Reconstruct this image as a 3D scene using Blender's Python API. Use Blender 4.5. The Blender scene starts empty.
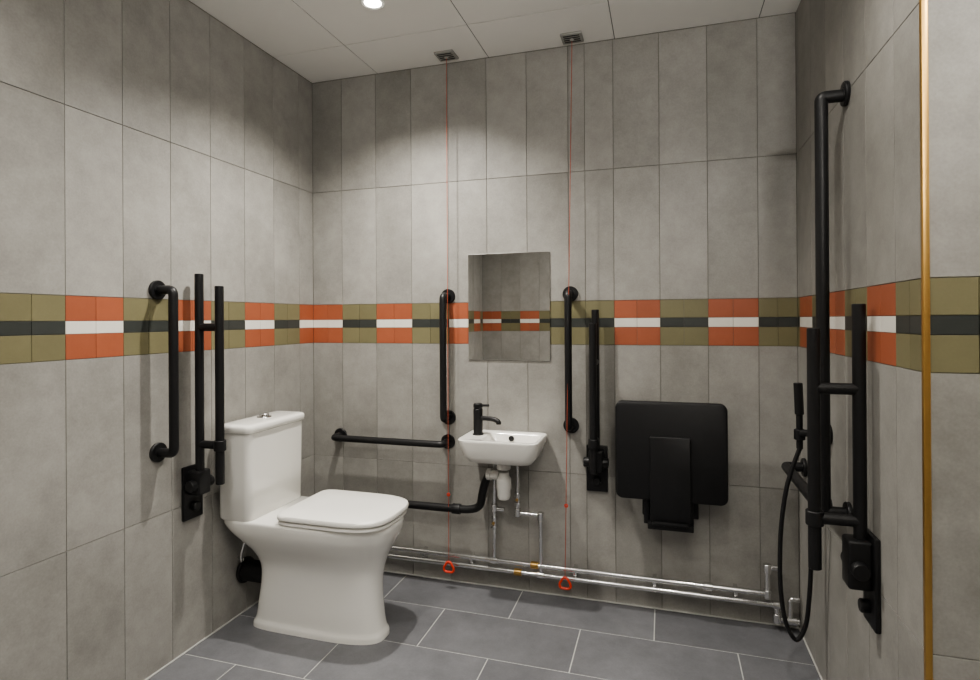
import bpy, bmesh, math, random
from mathutils import Vector, Matrix
random.seed(4)
W=2.329; E=1.203; H=2.566; ZB=1.1746; ZT=1.3769; YR=-3.0; XO=3.35
col=bpy.context.scene.collection

# ---------------------------------------------------------------- materials
def newmat(name):
    m=bpy.data.materials.new(name); m.use_nodes=True
    return m, m.node_tree, m.node_tree.nodes["Principled BSDF"]
def mat(name,c,rough=.5,metal=0.,noise=0.,nscale=8.,bump=0.,bscale=200.,coat=0.,emit=None,spec=None):
    m,nt,b=newmat(name); N=nt.nodes; L=nt.links
    b.inputs["Roughness"].default_value=rough; b.inputs["Metallic"].default_value=metal
    b.inputs["Base Color"].default_value=(*c,1)
    if coat: b.inputs["Coat Weight"].default_value=coat; b.inputs["Coat Roughness"].default_value=.05
    if spec is not None: b.inputs["Specular IOR Level"].default_value=spec
    tc=N.new("ShaderNodeTexCoord")
    nz=N.new("ShaderNodeTexNoise"); nz.inputs["Scale"].default_value=nscale; nz.inputs["Detail"].default_value=4
    L.new(tc.outputs["Object"],nz.inputs["Vector"])
    r=N.new("ShaderNodeValToRGB")
    a=max(noise,.01)
    r.color_ramp.elements[0].color=tuple(x*(1-a) for x in c)+(1,)
    r.color_ramp.elements[1].color=tuple(min(1,x*(1+a)) for x in c)+(1,)
    L.new(nz.outputs["Fac"],r.inputs["Fac"]); L.new(r.outputs["Color"],b.inputs["Base Color"])
    if bump:
        n2=N.new("ShaderNodeTexNoise"); n2.inputs["Scale"].default_value=bscale
        L.new(tc.outputs["Object"],n2.inputs["Vector"])
        bp=N.new("ShaderNodeBump"); bp.inputs["Strength"].default_value=bump; bp.inputs["Distance"].default_value=.002
        L.new(n2.outputs["Fac"],bp.inputs["Height"]); L.new(bp.outputs["Normal"],b.inputs["Normal"])
    if emit:
        b.inputs["Emission Color"].default_value=(*emit[0],1); b.inputs["Emission Strength"].default_value=emit[1]
    return m
def tilemat(name,dark,light,rough,var=.08,s1=2.2,s2=14.,speck=.5):
    m,nt,b=newmat(name); N=nt.nodes; L=nt.links
    tc=N.new("ShaderNodeTexCoord"); geo=N.new("ShaderNodeNewGeometry")
    off=N.new("ShaderNodeVectorMath"); off.operation='MULTIPLY_ADD'
    comb=N.new("ShaderNodeCombineXYZ")
    for k in range(3): L.new(geo.outputs["Random Per Island"],comb.inputs[k])
    L.new(comb.outputs[0],off.inputs[0]); off.inputs[1].default_value=(37,53,71); L.new(tc.outputs["Object"],off.inputs[2])
    n1=N.new("ShaderNodeTexNoise"); n1.inputs["Scale"].default_value=s1; n1.inputs["Detail"].default_value=6; n1.inputs["Roughness"].default_value=.6
    n2=N.new("ShaderNodeTexNoise"); n2.inputs["Scale"].default_value=s2; n2.inputs["Detail"].default_value=8; n2.inputs["Roughness"].default_value=.7
    n3=N.new("ShaderNodeTexNoise"); n3.inputs["Scale"].default_value=160; n3.inputs["Detail"].default_value=3
    for n in (n1,n2,n3): L.new(off.outputs[0],n.inputs["Vector"])
    mx=N.new("ShaderNodeMath"); mx.operation='MULTIPLY_ADD'; L.new(n1.outputs["Fac"],mx.inputs[0]); mx.inputs[1].default_value=.5
    m2=N.new("ShaderNodeMath"); m2.operation='MULTIPLY_ADD'; L.new(n2.outputs["Fac"],m2.inputs[0]); m2.inputs[1].default_value=.35
    m3=N.new("ShaderNodeMath"); m3.operation='MULTIPLY'; L.new(n3.outputs["Fac"],m3.inputs[0]); m3.inputs[1].default_value=.15*speck*2
    L.new(m3.outputs[0],m2.inputs[2]); L.new(m2.outputs[0],mx.inputs[2])
    r=N.new("ShaderNodeValToRGB"); r.color_ramp.elements[0].position=.36; r.color_ramp.elements[1].position=.63
    r.color_ramp.elements[0].color=(*dark,1); r.color_ramp.elements[1].color=(*light,1)
    L.new(mx.outputs[0],r.inputs["Fac"])
    v=N.new("ShaderNodeMapRange"); v.inputs["To Min"].default_value=1-var; v.inputs["To Max"].default_value=1+var
    L.new(geo.outputs["Random Per Island"],v.inputs["Value"])
    sc=N.new("ShaderNodeVectorMath"); sc.operation='SCALE'; L.new(r.outputs["Color"],sc.inputs[0]); L.new(v.outputs["Result"],sc.inputs["Scale"])
    L.new(sc.outputs[0],b.inputs["Base Color"]); b.inputs["Roughness"].default_value=rough
    bp=N.new("ShaderNodeBump"); bp.inputs["Strength"].default_value=.14; bp.inputs["Distance"].default_value=.002
    L.new(n2.outputs["Fac"],bp.inputs["Height"]); L.new(bp.outputs["Normal"],b.inputs["Normal"])
    return m
M_wall=tilemat("concrete_wall_tile",(.235,.228,.210),(.372,.362,.338),.44,.05)
M_olive=tilemat("olive_tile",(.175,.160,.088),(.205,.188,.106),.45,.05)
M_orange=tilemat("orange_tile",(.335,.100,.050),(.390,.120,.062),.45,.06)
M_white=tilemat("white_tile",(.72,.70,.64),(.78,.76,.70),.4,.03)
M_dark=tilemat("charcoal_tile",(.040,.045,.042),(.052,.057,.053),.4,.06)
M_grout=mat("wall_grout",(.19,.18,.16),.9,noise=.1)
M_lgrout=mat("light_grout",(.52,.52,.50),.9,noise=.06)
M_floor=tilemat("slate_floor_tile",(.125,.127,.137),(.195,.197,.210),.48,.05,s1=3)
M_ceil=mat("ceiling_board",(.84,.83,.80),.85,noise=.02,bump=.2,bscale=300)
M_cgrid=mat("ceiling_grid_grey",(.22,.22,.21),.7)
M_black=mat("matt_black_metal",(.012,.012,.013),.42,0.,noise=.1,bump=.05,spec=.4)
M_blackp=mat("black_plastic",(.014,.014,.015),.5,noise=.1,bump=.1,spec=.35)
M_cer=mat("white_ceramic",(.82,.81,.77),.12,noise=.01,coat=.5)
M_seat=mat("white_seat_plastic",(.86,.85,.81),.25,noise=.01)
M_wp=mat("white_plastic",(.72,.71,.68),.4)
M_chrome=mat("chrome",(.72,.72,.72),.16,1.,noise=.05)
M_brass=mat("brushed_brass",(.72,.45,.16),.35,1.,noise=.12,nscale=30)
M_brassf=mat("brass_fitting",(.55,.36,.14),.35,1.)
M_red=mat("red_cord",(.42,.08,.04),.6)
M_redp=mat("red_plastic",(.62,.06,.03),.4)
M_mirror=mat("mirror_glass",(.88,.88,.87),.005,1.)
M_edge=mat("polished_glass_edge",(.30,.34,.32),.2)
M_grey=mat("grey_plastic",(.34,.34,.32),.5)
M_door=mat("door_paint",(.34,.33,.31),.45)
M_frame=mat("door_frame_paint",(.24,.235,.22),.4)
M_lamp=mat("lamp_lens",(1,1,1),.4,emit=((1,.97,.90),30))

# ---------------------------------------------------------------- mesh helpers
ORG={}
def empty(name,loc):
    o=bpy.data.objects.new(name,None); o.empty_display_size=.05; o.location=loc; col.objects.link(o); ORG[o.name]=Vector(loc); return o
def mk(name,verts,faces,mats,parent=None,smooth=True,fm=None,angle=35):
    org=ORG[parent.name] if parent else Vector((0,0,0))
    me=bpy.data.meshes.new(name)
    me.from_pydata([tuple(Vector(v)-org) for v in verts],[],faces)
    if not isinstance(mats,(list,tuple)): mats=[mats]
    for m in mats: me.materials.append(m)
    if fm:
        for p,k in zip(me.polygons,fm): p.material_index=k
    me.update()
    bm=bmesh.new(); bm.from_mesh(me)
    if not fm: bmesh.ops.recalc_face_normals(bm,faces=bm.faces)
    if smooth:
        for f in bm.faces: f.smooth=True
        for e in bm.edges:
            if len(e.link_faces)==2 and e.calc_face_angle(0)>math.radians(angle): e.smooth=False
    bm.to_mesh(me); bm.free()
    o=bpy.data.objects.new(name,me); col.objects.link(o)
    if parent: o.parent=parent
    return o
def box(name,a,b,m,parent=None,bev=.002,seg=2):
    lo=[min(a[i],b[i]) for i in range(3)]; hi=[max(a[i],b[i]) for i in range(3)]
    bm=bmesh.new(); bmesh.ops.create_cube(bm,size=1)
    for v in bm.verts: v.co=Vector([(lo[i]+hi[i])/2+v.co[i]*(hi[i]-lo[i]) for i in range(3)])
    if bev: bmesh.ops.bevel(bm,geom=bm.edges[:],offset=min(bev,.45*min(hi[i]-lo[i] for i in range(3))),segments=seg,affect='EDGES',profile=.5)
    vs=[v.co.copy() for v in bm.verts]; idx={v:i for i,v in enumerate(bm.verts)}
    fs=[[idx[v] for v in f.verts] for f in bm.faces]; bm.free()
    return mk(name,vs,fs,m,parent)
def loft(name,rings,m,parent=None,cap0=True,cap1=True,angle=35):
    n=len(rings[0]); vs=[p for r in rings for p in r]; fs=[]
    for k in range(len(rings)-1):
        for i in range(n):
            j=(i+1)%n; fs.append([k*n+i,k*n+j,(k+1)*n+j,(k+1)*n+i])
    if cap0: fs.append(list(range(n))[::-1])
    if cap1: fs.append([(len(rings)-1)*n+i for i in range(n)])
    return mk(name,vs,fs,m,parent,angle=angle)
def fillet(pts,r,n=7):
    pts=[Vector(p) for p in pts]; out=[pts[0]]
    for i in range(1,len(pts)-1):
        a,b,c=pts[i-1],pts[i],pts[i+1]; d1=(a-b);d2=(c-b)
        q=min(r,.49*d1.length,.49*d2.length); p1=b+d1.normalized()*q;p2=b+d2.normalized()*q
        for k in range(n+1):
            t=k/n; out.append(p1*(1-t)**2+b*2*t*(1-t)+p2*t*t)
    out.append(pts[-1]); return out
def spline(pts,n=8):
    P=[Vector(p) for p in pts]; P=[P[0]*2-P[1]]+P+[P[-1]*2-P[-2]]; out=[]
    for i in range(1,len(P)-2):
        for k in range(n):
            t=k/n; a,b,c,d=P[i-1:i+3]
            out.append(.5*((2*b)+(c-a)*t+(2*a-5*b+4*c-d)*t*t+(3*b-a-3*c+d)*t**3))
    out.append(P[-2]); return out
def tube(name,pts,rad,m,parent=None,fil=.02,seg=20,smoothpath=False,chamf=True):
    path=spline(pts) if smoothpath else (fillet(pts,fil) if len(pts)>2 else [Vector(p) for p in pts])
    T=[]
    for i in range(len(path)):
        a=path[max(0,i-1)];b=path[min(len(path)-1,i+1)]; T.append((b-a).normalized())
    up=Vector((0,0,1)) if abs(T[0].z)<.9 else Vector((1,0,0))
    nrm=(up-T[0]*up.dot(T[0])).normalized(); rings=[]
    for i,p in enumerate(path):
        nrm=(nrm-T[i]*nrm.dot(T[i])).normalized(); bi=T[i].cross(nrm)
        rings.append([p+(nrm*math.cos(2*math.pi*k/seg)+bi*math.sin(2*math.pi*k/seg))*rad for k in range(seg)])
    if chamf and rad>.006:
        c=rad*.12
        r0=[path[0]+(v-path[0])*.88 for v in rings[0]]; r1=[path[-1]+(v-path[-1])*.88 for v in rings[-1]]
        rings[0]=[v+T[0]*c for v in rings[0]]; rings[-1]=[v-T[-1]*c for v in rings[-1]]
        rings=[r0]+rings+[r1]
    return loft(name,rings,m,parent)
def lathe(name,prof,org,axis,m,parent=None,seg=32):
    ax=Vector(axis).normalized(); up=Vector((0,0,1)) if abs(ax.z)<.9 else Vector((1,0,0))
    n=(up-ax*up.dot(ax)).normalized(); b=ax.cross(n); o=Vector(org)
    rings=[[o+ax*h+(n*math.cos(2*math.pi*k/seg)+b*math.sin(2*math.pi*k/seg))*r for k in range(seg)] for r,h in prof]
    return loft(name,rings,m,parent)
def torus(name,c,R,r,axis,m,parent=None,n=32,s=10,tri=0):
    ax=Vector(axis).normalized(); up=Vector((0,0,1)) if abs(ax.z)<.9 else Vector((1,0,0))
    a=(up-ax*up.dot(ax)).normalized(); b=ax.cross(a); c=Vector(c); vs=[];fs=[]
    for i in range(n):
        t=2*math.pi*i/n; RR=R*(1+tri*math.cos(3*t)); d=a*math.cos(t)+b*math.sin(t)
        for k in range(s):
            q=2*math.pi*k/s; vs.append(c+d*(RR+r*math.cos(q))+ax*r*math.sin(q))
    for i in range(n):
        for k in range(s):
            fs.append([i*s+k,((i+1)%n)*s+k,((i+1)%n)*s+(k+1)%s,i*s+(k+1)%s])
    return mk(name,vs,fs,m,parent)

# ---------------------------------------------------------------- tiled surfaces
def tiled(name,org,ud,vd,rects,ulen,vlen,mats,slab_m=0,gap=.0011,thick=.12,depth=.004,u0=0,v0=0):
    o=Vector(org);u=Vector(ud);v=Vector(vd);n=u.cross(v).normalized()
    vs=[];fs=[];fm=[]
    def P(a,b,d): return o+u*a+v*b+n*d
    def cub(a0,a1,b0,b1,d0,d1,k,back=True,ch=0):
        i=len(vs)
        vs.extend([P(a0,b0,d0),P(a1,b0,d0),P(a1,b1,d0),P(a0,b1,d0)])
        if ch:
            vs.extend([P(a0,b0,d1-ch),P(a1,b0,d1-ch),P(a1,b1,d1-ch),P(a0,b1,d1-ch)])
            vs.extend([P(a0+ch,b0+ch,d1),P(a1-ch,b0+ch,d1),P(a1-ch,b1-ch,d1),P(a0+ch,b1-ch,d1)])
            fs.append([i+8,i+9,i+10,i+11]); fm.append(k)
            for q in range(4):
                w=(q+1)%4
                fs.append([i+4+q,i+4+w,i+8+w,i+8+q]);fm.append(k)
        else:
            vs.extend([P(a0,b0,d1),P(a1,b0,d1),P(a1,b1,d1),P(a0,b1,d1)])
            fs.append([i+4,i+5,i+6,i+7]);fm.append(k)
        for q in range(4):
            w=(q+1)%4; fs.append([i+q,i+w,i+4+w,i+4+q]);fm.append(k)
        if back: fs.append([i+3,i+2,i+1,i]);fm.append(k)
    cub(u0,ulen,v0,vlen,-thick,-depth,slab_m)
    for (a0,a1,b0,b1,k) in rects:
        g=gap if k<2 else gap*.6
        cub(a0+g,a1-g,b0+g,b1-g,-depth,0,k,False,.0005)
    return mk(name,vs,fs,mats,None,smooth=False,fm=fm)
WM=[M_grout,M_wall,M_olive,M_orange,M_white,M_dark]
S1=ZB+.0805; S2=S1+.0415
def wallrects(breaks,orange,zmax=H):
    rects=[]; rows=[0,ZB-.6,ZB,ZT,ZT+.6,zmax]
    for i in range(len(breaks)-1):
        a,b=breaks[i],breaks[i+1]
        if b-a<.004: continue
        for r in (0,1,3,4): rects.append((a,b,rows[r],rows[r+1],1))
        org=orange(i,a,b)
        if isinstance(org,bool) or isinstance(org,int): segs=[(a,b,bool(org))]
        else: segs=org
        for (p,q,o) in segs:
            k=[p,(p+q)/2,q] if q-p>.13 else [p,q]
            for j in range(len(k)-1):
                rects.append((k[j],k[j+1],ZB,S1,3 if o else 2)); rects.append((k[j],k[j+1],S2,ZT,3 if o else 2))
                rects.append((k[j],k[j+1],S1,S2,4 if o else 5))
    return rects
bb=[0]+[.1765+.2*k for k in range(6)]+[1.375,1.452,1.581,1.781,1.981,2.181,W]
orb={0:1,1:0,2:1,3:0,4:1,5:0,7:0,8:0,9:1,10:0,11:1,12:0}
def ob(i,a,b):
    if i==6: return [(a,a+.1,True),(a+.1,b,False)]
    return orb.get(i,0)
tiled("wall_back",(0,0,0),(1,0,0),(0,0,1),wallrects(bb,ob),W+.1,H+.1,WM,u0=-.1,v0=-.1)
lb=[.1197+.2*k for k in range(15)]; lb=[0]+[x for x in lb if x<-YR]+[-YR]
u=sorted([(-YR)-x for x in lb])
def ol(i,a,b):
    r=(-YR)-(a+b)/2
    k=0 if r<.1197 else int((r-.1197)//.2)+1
    return k%2==0
tiled("wall_left",(0,YR,0),(0,1,0),(0,0,1),wallrects(u,ol),-YR,H+.1,WM,u0=-.1,v0=-.1)
rb=[0]+[.04+.2*k for k in range(6)]+[E]
tiled("wall_right",(W,0,0),(0,-1,0),(0,0,1),wallrects(rb,lambda i,a,b:i%2==1),E-.004,H+.1,WM,u0=0,v0=-.1)
sb=[0,.19,.39,.59,.79,XO-W]
tiled("wall_return",(W,-E,0),(1,0,0),(0,0,1),wallrects(sb,lambda i,a,b:i%2==1),XO-W+.1,H+.1,WM,u0=.004,v0=-.1,thick=.1)
ob2=[0,.2,.4,.6,.8,1.0,1.2,1.4,1.6,-YR-E]
tiled("wall_outer",(XO,-E,0),(0,-1,0),(0,0,1),wallrects(ob2,lambda i,a,b:i%2==0),-YR-E+.1,H+.1,WM,u0=0,v0=-.1)
q=[0]+[.15+.2*k for k in range(16)]+[XO]
tiled("wall_rear",(XO,YR,0),(-1,0,0),(0,0,1),wallrects(q,lambda i,a,b:i%2==0),XO+.1,H+.1,WM,u0=-.1,v0=-.1)
rects=[]; ys=[0,-.262]
while ys[-1]>YR: ys.append(max(YR,ys[-1]-.303))
offs=[.54,.85]
for r in range(len(ys)-1):
    x0=offs[r%2]; xs=[0]; x=x0-.605
    while x<XO:
        if x>0: xs.append(x)
        x+=.605
    xs.append(XO)
    for i in range(len(xs)-1): rects.append((xs[i],xs[i+1],ys[r+1]-YR,ys[r]-YR,1))
tiled("floor",(0,YR,0),(1,0,0),(0,1,0),rects,XO,-YR,[M_lgrout,M_floor],gap=.0022,depth=.0015)
rects=[]; xs=[0,.39,.99,1.59,2.19,2.79,XO]; ys=[0,.32,.92,1.52,2.12,2.72,-YR]
for i in range(6):
    for j in range(6): rects.append((xs[i],xs[i+1],ys[j],ys[j+1],1))
tiled("ceiling",(0,0,H),(1,0,0),(0,-1,0),rects,XO,-YR,[M_cgrid,M_ceil],gap=.0022,depth=.003,thick=.1)

box("trim_1",(W-.006,-E-.006,0),(W+.007,-E+.007,H),M_brass,bev=.002)
box("baseboard_back",(0,-.006,0),(W,0,.006),M_lgrout,bev=.002)
box("baseboard_left",(0,YR,0),(.006,0,.006),M_lgrout,bev=.002)
box("baseboard_right",(W-.006,-E,0),(W,0,.006),M_lgrout,bev=.002)

d=empty("door_1",(1.45,YR,1.0))
box("panel",(1.02,YR,.01),(1.90,YR+.03,2.05),M_door,d)
for nm,a,b in (("frame_a",(.98,YR,0),(1.02,YR+.035,2.09)),("frame_b",(1.90,YR,0),(1.94,YR+.035,2.09)),("frame_top",(.98,YR,2.05),(1.94,YR+.035,2.09))):
    box(nm,a,b,M_frame,d)
tube("handle",[(1.10,YR+.03,1.0),(1.10,YR+.08,1.0),(1.22,YR+.08,1.0)],.01,M_black,d)

# ---------------------------------------------------------------- wall frames
FL=lambda a,dd,z: Vector((dd,-a,z))
FB=lambda a,dd,z: Vector((a,-dd,z))
FR=lambda a,dd,z: Vector((W-dd,-a,z))
def nrm(F): return (F(0,1,0)-F(0,0,0))
def along(F): return (F(1,0,0)-F(0,0,0))
def flange(nm,F,a,z,p,R=.036):
    lathe(nm,[(R*.97,0),(R,.002),(R,.009),(R*.94,.012),(.02,.012),(.02,.014)],F(a,0,z),nrm(F),M_black,p)
def grab(F,a0,z0,a1,z1,off=.078,R=.0165):
    p=empty("grab_rail",F((a0+a1)/2,0,(z0+z1)/2))
    flange("flange_1",F,a0,z0,p); flange("flange_2",F,a1,z1,p)
    tube("bar",[F(a0,.008,z0),F(a0,off,z0),F(a1,off,z1),F(a1,.008,z1)],R,M_black,p,fil=.022,chamf=False)
    return p
grab(FL,.985,1.41,.985,.81)
grab(FB,.165,.69,.77,.69)
grab(FB,.775,1.41,.775,.81)
grab(FB,1.382,1.41,1.382,.80)
def hinged(F,a,pz0,pz1,ztop,otop,obot,c1,c2,di=.045,do=.142):
    p=empty("hinged_support_rail",F(a,0,(pz0+pz1)/2)); R=.0165
    box("wall_plate",F(a-.048,0,pz0),F(a+.048,.014,pz1),M_black,p,.004)
    box("hinge_housing",F(a-.032,.012,pz0+.10),F(a+.032,.070,pz1-.015),M_black,p,.008,3)
    zc=(pz0+pz1)/2+.035
    lathe("hinge_pin",[(.020,-.055),(.022,-.052),(.022,.052),(.020,.055)],F(a,.045,zc),along(F),M_black,p)
    tube("inner_bar",[F(a,di,zc),F(a,di,ztop)],R,M_black,p)
    tube("outer_bar",[F(a,do,obot),F(a,do,otop)],R,M_black,p)
    tube("cross_bar_1",[F(a,di,c1),F(a,do,c1)],R*.95,M_black,p)
    tube("cross_bar_2",[F(a,di,c2),F(a,do,c2)],R*.95,M_black,p)
    lathe("collar",[(.021,-.02),(.0225,-.018),(.0225,.018),(.021,.02)],F(a,do,c2),(0,0,1),M_black,p)
    lathe("lock_knob",[(.016,0),(.018,.003),(.018,.02),(.015,.023)],F(a,.013,pz0+.05),nrm(F),M_black,p)
    return p
hinged(FL,.83,.515,.725,1.48,1.43,.66,1.27,.81)
hinged(FB,1.50,.505,.715,1.335,1.275,.62,1.10,.75)
hinged(FR,.885,.47,.715,1.33,1.265,.605,1.10,.745,.033,.142)

# ---------------------------------------------------------------- toilet
YC=-.540
t=empty("toilet",(.38,YC,0))
def sup(x0,x1,hw,nf,nr,z,N=72,yc=YC,split=.5):
    cx=x0+(x1-x0)*split; out=[]
    for i in range(N):
        a=2*math.pi*i/N; c,s=math.cos(a),math.sin(a); n=nf if c>=0 else nr
        ax=(x1-cx) if c>=0 else (cx-x0)
        out.append(Vector((cx+ax*math.copysign(abs(c)**(2/n),c),yc+hw*math.copysign(abs(s)**(2/n),s),z)))
    return out
def catm(keys,z):
    for i in range(len(keys)-1):
        if keys[i][0]<=z<=keys[i+1][0]: break
    k0=keys[max(0,i-1)];k1=keys[i];k2=keys[i+1];k3=keys[min(len(keys)-1,i+2)]
    tt=(z-k1[0])/(k2[0]-k1[0]); out=[]
    for j in range(1,len(k1)):
        d1=(k2[j]-k0[j])/(k2[0]-k0[0])*(k2[0]-k1[0]); d2=(k3[j]-k1[j])/(k3[0]-k1[0])*(k2[0]-k1[0])
        h00=2*tt**3-3*tt**2+1;h10=tt**3-2*tt**2+tt;h01=-2*tt**3+3*tt**2;h11=tt**3-tt**2
        out.append(h00*k1[j]+h10*d1+h01*k2[j]+h11*d2)
    return out
K=[(0,.105,.705,.101,3.0,6),(.02,.107,.703,.099,3.0,6),(.035,.116,.694,.093,3.0,6),(.10,.128,.684,.092,2.9,6),(.20,.142,.678,.093,2.8,5.5),(.27,.142,.684,.102,2.8,5.5),(.33,.120,.704,.126,2.8,6),(.38,.082,.730,.153,2.8,7),(.42,.048,.750,.172,2.9,8),(.455,.026,.758,.180,3.0,9),(.472,.026,.757,.180,3.0,9)]
zs=[i*.472/59 for i in range(60)]
rings=[]
for z in zs:
    x0,x1,hw,nf,nr=catm(K,z); rings.append(sup(x0,x1,hw,nf,nr,z))
rings.append(sup(.030,.752,.175,3.0,9,.477))
loft("pan",rings,M_cer,t,angle=50)
def rr(x0,x1,hw,z,rad=.03,yc=YC,N=7):
    out=[]
    for (cx,cy,a0) in ((x1-rad,yc+hw-rad,0),(x0+rad,yc+hw-rad,90),(x0+rad,yc-hw+rad,180),(x1-rad,yc-hw+rad,270)):
        for k in range(N):
            a=math.radians(a0+90*k/(N-1)); out.append(Vector((cx+rad*math.cos(a),cy+rad*math.sin(a),z)))
    return out
loft("cistern",[rr(.028,.180,.174,.472),rr(.022,.186,.181,.482),rr(.026,.188,.184,.65),rr(.032,.190,.187,.833)],M_cer,t,angle=50)
loft("cistern_lid",[rr(.034,.192,.189,.833),rr(.030,.198,.195,.838),rr(.030,.198,.195,.857),rr(.033,.195,.192,.864,.028),rr(.040,.187,.185,.868,.024),rr(.056,.170,.168,.870,.02)],M_cer,t,angle=60)
lathe("flush_button",[(.030,0),(.031,.004),(.029,.008),(.021,.009),(.020,.016),(.016,.020),(.002,.021)],(.115,YC,.868),(0,0,1),M_chrome,t)
def seatring(x0,x1,hw,z): return sup(x0,x1,hw,3.4,10,z,split=.45)
loft("seat",[seatring(.308,.752,.177,.478),seatring(.302,.760,.183,.482),seatring(.302,.760,.183,.491),seatring(.308,.754,.177,.495)],M_seat,t,angle=50)
loft("lid",[seatring(.308,.756,.179,.498),seatring(.300,.766,.188,.501),seatring(.300,.768,.190,.511),seatring(.303,.764,.186,.519),seatring(.316,.745,.171,.5225),seatring(.39,.64,.08,.5245)],M_seat,t,angle=50)
for s in (-1,1):
    lathe("hinge_%d"%(1 if s<0 else 2),[(.011,-.022),(.012,-.02),(.012,.02),(.011,.022)],(.281,YC+s*.085,.492),(0,1,0),M_chrome,t)
    box("hinge_arm_%d"%(1 if s<0 else 2),(.274,YC+s*.085-.012,.477),(.316,YC+s*.085+.012,.492),M_seat,t,.003)
tube("waste_connector",[(.004,YC,.19),(.15,YC,.19)],.045,M_blackp,t)
torus("connector_collar",(.014,YC,.19),.048,.008,(1,0,0),M_blackp,t)
tube("supply_hose",[(.10,YC-.07,.46),(.085,YC-.08,.38),(.06,YC-.08,.30),(.05,YC-.07,.26),(.04,YC-.05,.26),(.010,YC-.04,.26)],.006,M_chrome,t,smoothpath=True,seg=12)

# ---------------------------------------------------------------- mirror
m=empty("mirror",(1.083,0,1.355))
box("backing",(.884,-.002,1.102),(1.282,0,1.608),M_edge,m,.0)
box("glass",(.880,-.006,1.098),(1.286,-.002,1.612),M_mirror,m,.001,1)

# ---------------------------------------------------------------- wash basin
b=empty("wash_basin",(1.10,0,.70))
def ring(x0,x1,y0,y1,z,rad,N=8):
    out=[]
    rad=min(rad,(x1-x0)*.49,(y1-y0)*.49)
    for (cx,cy,a0) in ((x1-rad,y1-rad,0),(x0+rad,y1-rad,90),(x0+rad,y0+rad,180),(x1-rad,y0+rad,270)):
        for k in range(N):
            a=math.radians(a0+90*k/(N-1)); out.append(Vector((cx+rad*math.cos(a),cy+rad*math.sin(a),z)))
    return out
zt=.758
rg=[ring(.98,1.19,-.17,-.004,.640,.04),ring(.962,1.21,-.19,-.003,.642,.045),ring(.938,1.236,-.218,-.002,.652,.05),ring(.920,1.256,-.239,-.002,.680,.05),ring(.910,1.268,-.250,-.001,.718,.045),ring(.905,1.274,-.256,-.001,zt-.012,.04),ring(.904,1.275,-.257,-.001,zt-.004,.038),ring(.907,1.272,-.254,-.002,zt,.036),
    ring(1.005,1.260,-.241,-.055,zt,.03),ring(1.009,1.256,-.237,-.059,zt-.004,.03),ring(1.020,1.242,-.222,-.065,.71,.035),ring(1.055,1.21,-.19,-.09,.672,.04),ring(1.105,1.165,-.155,-.115,.666,.02)]
loft("bowl",rg,M_cer,b,angle=45)
lathe("waste_ring",[(.024,0),(.024,.003),(.018,.004),(.016,.001)],(1.135,-.135,.6665),(0,0,1),M_black,b)
lathe("overflow",[(.013,0),(.013,.003),(.009,.004)],(1.11,-.0625,.735),(0,-1,.1),M_black,b)
tp=empty("basin_tap",(.965,-.12,zt))
lathe("body",[(.026,0),(.026,.004),(.0215,.006),(.0215,.118),(.018,.122),(.018,.125),(.0215,.127),(.0215,.142),(.018,.145)],(.965,-.12,zt),(0,0,1),M_black,tp)
tube("spout",[(.965,-.12,zt+.078),(1.045,-.135,zt+.078),(1.073,-.14,zt+.066)],.011,M_black,tp,fil=.02)
lathe("aerator",[(.011,0),(.012,.002),(.012,.012)],(1.070,-.1395,zt+.056),(0,0,1),M_black,tp)
tube("lever",[(.965,-.12,zt+.136),(1.020,-.128,zt+.138)],.0055,M_black,tp)

w=empty("basin_waste_trap",(1.09,-.11,.55))
tx,ty=1.085,-.11
lathe("tail_piece",[(.019,0),(.019,-.04)],(tx,ty,.6395),(0,0,1),M_wp,w)
lathe("nut_top",[(.031,0),(.033,-.003),(.033,-.022),(.030,-.025)],(tx,ty,.628),(0,0,1),M_wp,w,seg=12)
lathe("bottle",[(.024,.0),(.026,-.02),(.034,-.03),(.035,-.075),(.031,-.085),(.031,-.11),(.024,-.125),(.010,-.128)],(tx,ty,.590),(0,0,1),M_wp,w)
lathe("outlet",[(.022,0),(.022,.04),(.027,.041),(.027,.06),(.022,.062)],(tx-.02,ty,.572),(-1,.15,0),M_wp,w)
tube("waste_pipe",[(tx-.07,ty+.008,.572),(1.005,-.09,.565),(.975,-.08,.50),(.96,-.08,.405),(.90,-.08,.388),(.40,-.06,.378),(.36,-.003,.378)],.0185,M_blackp,w,fil=.045)
lathe("pipe_collar",[(.023,-.02),(.024,-.018),(.024,.018),(.023,.02)],(.84,-.078,.387),(1,0,0),M_blackp,w)

# ---------------------------------------------------------------- chrome pipework
c=empty("chrome_pipework",(1.2,-.05,.12))
R=.0115
def fit(nm,p,axis,Rr=.0165,h=.018,m=M_chrome):
    lathe(nm,[(Rr*.9,-h),(Rr,-h+.002),(Rr,h-.002),(Rr*.9,h)],p,axis,m,c,seg=16)
z1,z2,py=.150,.108,-.05
tube("run_upper",[(.012,py,z1),(2.20,py,z1),(2.20,py,.26),(2.24,py,.26)],R,M_chrome,c,fil=.015)
tube("run_lower",[(.012,py,z2),(2.235,py,z2),(2.235,py,.05),(2.318,py,.05)],R,M_chrome,c,fil=.015)
tube("feed_hot",[(1.02,py,z1),(1.02,py,.42),(1.025,-.06,.50),(1.03,-.065,.636)],R*.85,M_chrome,c,fil=.02)
tube("feed_cold",[(1.245,py,z2),(1.245,py,.385),(1.135,py,.385),(1.135,py,.636)],R*.85,M_chrome,c,fil=.012)
tube("link",[(1.02,py,.395),(1.07,py,.395)],R*.85,M_chrome,c)
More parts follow.
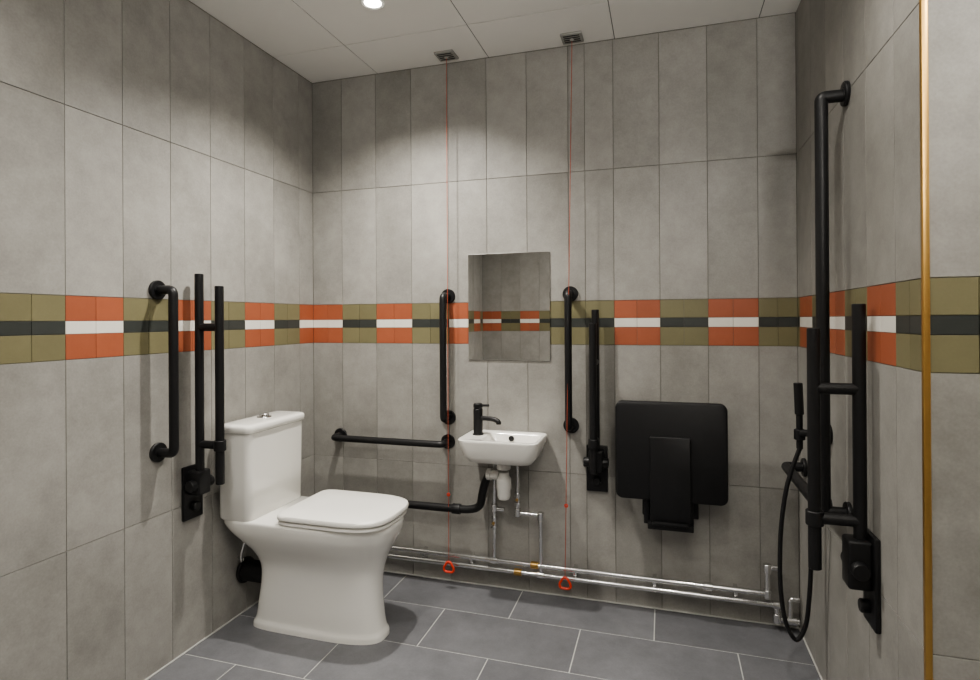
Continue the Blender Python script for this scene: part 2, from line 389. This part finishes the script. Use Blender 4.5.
for i,(p,a,mm) in enumerate([((1.02,py,z1),(1,0,0),M_chrome),((1.245,py,z2),(1,0,0),M_chrome),((1.02,py,.40),(0,0,1),M_chrome),((1.245,py,.38),(0,0,1),M_chrome),((1.135,py,.388),(0,0,1),M_chrome),((1.135,py,z2),(1,0,0),M_brassf),((1.215,py,z1),(1,0,0),M_brassf),((2.20,py,z1),(0,0,1),M_chrome),((2.20,py,.255),(0,0,1),M_chrome),((2.235,py,z2),(1,0,0),M_chrome),((2.235,py,.055),(0,0,1),M_chrome),((1.97,py,z1),(1,0,0),M_chrome),((2.29,py,.05),(1,0,0),M_chrome)]):
    fit("fitting_%d"%i,p,a,m=mm)
for i,x in enumerate((.25,.65,.9,1.4,1.75,2.08)):
    box("clip_%d"%i,(x-.008,-.001,z2-.006),(x+.008,py+.006,z1+.006),M_chrome,c,.002)
for i,(x,z) in enumerate(((1.02,.33),(1.135,.45))):
    lathe("isolating_valve_%d"%i,[(.009,-.03),(.016,-.028),(.016,-.012),(.012,-.01),(.012,.01),(.016,.012),(.016,.028),(.009,.03)],(x,py-.001,z),(0,0,1),M_chrome,c,seg=8)
    lathe("valve_screw_%d"%i,[(.007,0),(.007,.018)],(x,py,z),(0,-1,0),M_brassf,c,seg=12)
tube("riser_drop",[(2.285,py,.05),(2.285,py,.14),(2.318,py,.14)],R*.9,M_chrome,c,fil=.012)

# ---------------------------------------------------------------- shower seat
s=empty("folding_shower_seat",(1.815,0,.70))
def panel(nm,x0,x1,z0,z1,y0,y1,rad,m,bev=.006):
    def rg(y,ins):
        out=[];N=9
        X0,X1,Z0,Z1=x0+ins,x1-ins,z0+ins,z1-ins;r=max(.002,rad-ins)
        for (cx,cz,a0) in ((X1-r,Z1-r,0),(X0+r,Z1-r,90),(X0+r,Z0+r,180),(X1-r,Z0+r,270)):
            for k in range(N):
                a=math.radians(a0+90*k/(N-1)); out.append(Vector((cx+r*math.cos(a),y,cz+r*math.sin(a))))
        return out
    return loft(nm,[rg(y0,bev),rg(y0-bev*.4,bev*.3),rg(y0-bev,0),rg(y1+bev,0),rg(y1+bev*.4,bev*.3),rg(y1,bev)],m,s,angle=50)
panel("seat_pad",1.592,2.045,.517,.937,-.082,-.118,.03,M_blackp,.006)
panel("support_leg",1.735,1.900,.43,.792,-.118,-.132,.006,M_black,.003)
box("leg_hinge",(1.725,-.065,.400),(1.910,-.135,.428),M_black,s,.004)
box("leg_lip",(1.745,-.118,.420),(1.890,-.145,.435),M_black,s,.003)
box("wall_bracket",(1.70,0,.42),(1.935,-.02,.60),M_black,s,.004)
for k,x in enumerate((1.72,1.90)):
    box("arm_%d"%k,(x-.012,-.015,.41),(x+.012,-.10,.56),M_black,s,.004)

# ---------------------------------------------------------------- shower riser on right wall
g=empty("shower_riser_rail",FR(.68,0,1.3)); R=.0185
flange("flange_1",FR,.68,1.97,g,.037)
flange("flange_2",FR,.12,.70,g,.036)
tube("upright",[FR(.68,.008,1.965),FR(.68,.070,1.965),FR(.68,.070,.70),FR(.12,.070,.70),FR(.12,.008,.70)],R,M_black,g,fil=.012,chamf=False)
flange("flange_3",FR,.68,.70,g,.036)
tube("lower_stub",[FR(.68,.008,.70),FR(.68,.070,.70)],R,M_black,g)
sh=empty("hand_shower",FR(.45,.05,.9))
lathe("valve_body",[(.034,0),(.036,.003),(.036,.02),(.026,.024),(.026,.055),(.022,.058)],FR(.47,0,.90),nrm(FR),M_black,sh)
tube("holder_arm",[FR(.47,.05,.90),FR(.42,.085,.89)],.012,M_black,sh)
lathe("holder",[(.016,-.018),(.018,-.016),(.018,.016),(.016,.018)],FR(.42,.082,.885),(0,0,1),M_black,sh)
tube("handle",[FR(.42,.082,.835),FR(.42,.082,.95),FR(.42,.084,1.055)],.0105,M_black,sh)
tube("head",[FR(.42,.082,.955),FR(.42,.086,1.065)],.0145,M_black,sh)
hp=[(2.248,-.42,.838),(2.225,-.42,.77),(2.204,-.42,.69),(2.188,-.42,.57),(2.182,-.42,.44),(2.185,-.42,.32),(2.200,-.42,.22),(2.232,-.42,.165),(2.262,-.42,.22),(2.272,-.43,.33),(2.276,-.45,.48),(2.285,-.47,.60),(2.300,-.47,.66)]
tube("hose",hp,.0075,M_blackp,sh,smoothpath=True,seg=12)
lathe("hose_outlet",[(.026,0),(.026,.008),(.013,.010),(.013,.04)],FR(.47,0,.66),nrm(FR),M_black,sh)

# ---------------------------------------------------------------- alarm pull cords
def cord(x,y,x2,y2,zb):
    p=empty("alarm_pull_cord",(x,y,H))
    box("ceiling_plate",(x-.048,y-.045,H-.010),(x+.048,y+.045,H),M_grey,p,.003)
    for k in range(4): box("slot_%d"%k,(x-.036,y-.032+.018*k,H-.0115),(x+.036,y-.026+.018*k,H-.009),M_blackp,p,.0)
    lathe("switch_boss",[(.010,0),(.010,-.006),(.005,-.010)],(x,y,H-.0095),(0,0,1),M_grey,p)
    tube("cord",[(x,y,H-.015),(x2,y2,zb+.03)],.0015,M_red,p,seg=8)
    torus("pull_ring",(x2,y2,zb),.024,.006,(0,1,0),M_redp,p,tri=.14)
    torus("upper_ring",(x2+(x-x2)*.15,y2+(y-y2)*.15,zb+.35),.006,.003,(0,1,0),M_redp,p)
cord(.806,-.09,.803,-.09,.105)
cord(1.408,-.08,1.365,-.10,.105)

# ---------------------------------------------------------------- lights
def downlight(x,y,e,size=150,blend=.9):
    p=empty("ceiling_downlight",(x,y,H))
    lathe("bezel",[(.050,0),(.050,-.004),(.044,-.007),(.034,-.004),(.034,-.001)],(x,y,H),(0,0,1),M_seat,p)
    lathe("lens",[(.033,-.001),(.033,-.004),(.001,-.0045)],(x,y,H),(0,0,1),M_lamp,p)
    l=bpy.data.lights.new("downlight_lamp","SPOT"); l.energy=e; l.color=(1,.955,.88); l.spot_size=math.radians(size); l.spot_blend=blend; l.shadow_soft_size=.028
    o=bpy.data.objects.new("lamp",l); col.objects.link(o); o.parent=p; o.location=(0,0,-.035)
downlight(.69,-.60,155,134,1)
downlight(1.89,-1.22,42,145,1)
downlight(.69,-1.82,68,145,1)
downlight(2.79,-1.82,48,145,1)
downlight(1.29,-2.42,48,145,1)
p=empty("added_ceiling_fill",(2.3,YR,1.9))  # added unseen fitting behind the camera, put in to brighten the ceiling
loft("fill_light_shade",[[Vector((2.3+(.10+.06*k)*math.cos(math.pi*(i/12)) if i<=12 else 2.3-(.10+.06*k)+(.20+.12*k)*(i-12)/4,YR+.001+((.07+.05*k)*math.sin(math.pi*(i/12)) if i<=12 else 0),1.80+.12*k)) for i in range(16)] for k in (0,1)],M_seat,p)
l=bpy.data.lights.new("fill_uplight","AREA"); l.shape='RECTANGLE'; l.size=.26;l.size_y=.08;l.energy=50;l.color=(1,.97,.92)
o=bpy.data.objects.new("lamp",l); col.objects.link(o); o.parent=p; o.location=(0,.06,.03); o.rotation_euler=(math.radians(180-20),0,0)
wd=bpy.data.worlds.new("world"); bpy.context.scene.world=wd; wd.use_nodes=True
wd.node_tree.nodes["Background"].inputs[0].default_value=(.05,.05,.05,1)

# ---------------------------------------------------------------- camera
f,th,cx,D,h,v0,ro,pi=567.2577,.2957,1.7919,2.6337,1.2940,318.3648,-.0060,.0018
Xc=Vector((math.cos(th),math.sin(th),0));F=Vector((-math.sin(th),math.cos(th),0));U=Vector((0,0,1))
F2=F*math.cos(pi)+U*math.sin(pi);U2=-F*math.sin(pi)+U*math.cos(pi)
X3=Xc*math.cos(ro)+U2*math.sin(ro);U3=-Xc*math.sin(ro)+U2*math.cos(ro)
cam=bpy.data.cameras.new("camera"); cam.sensor_width=36; cam.lens=f*36/980; cam.shift_y=(v0-340)/980; cam.clip_start=.02
co=bpy.data.objects.new("camera",cam); col.objects.link(co)
Mx=Matrix((( X3.x,U3.x,-F2.x,cx),(X3.y,U3.y,-F2.y,-D),(X3.z,U3.z,-F2.z,h),(0,0,0,1)))
co.matrix_world=Mx
sc=bpy.context.scene; sc.camera=co
sc.view_settings.view_transform='AgX'; sc.view_settings.look='AgX - Medium High Contrast'; sc.view_settings.exposure=-0.13
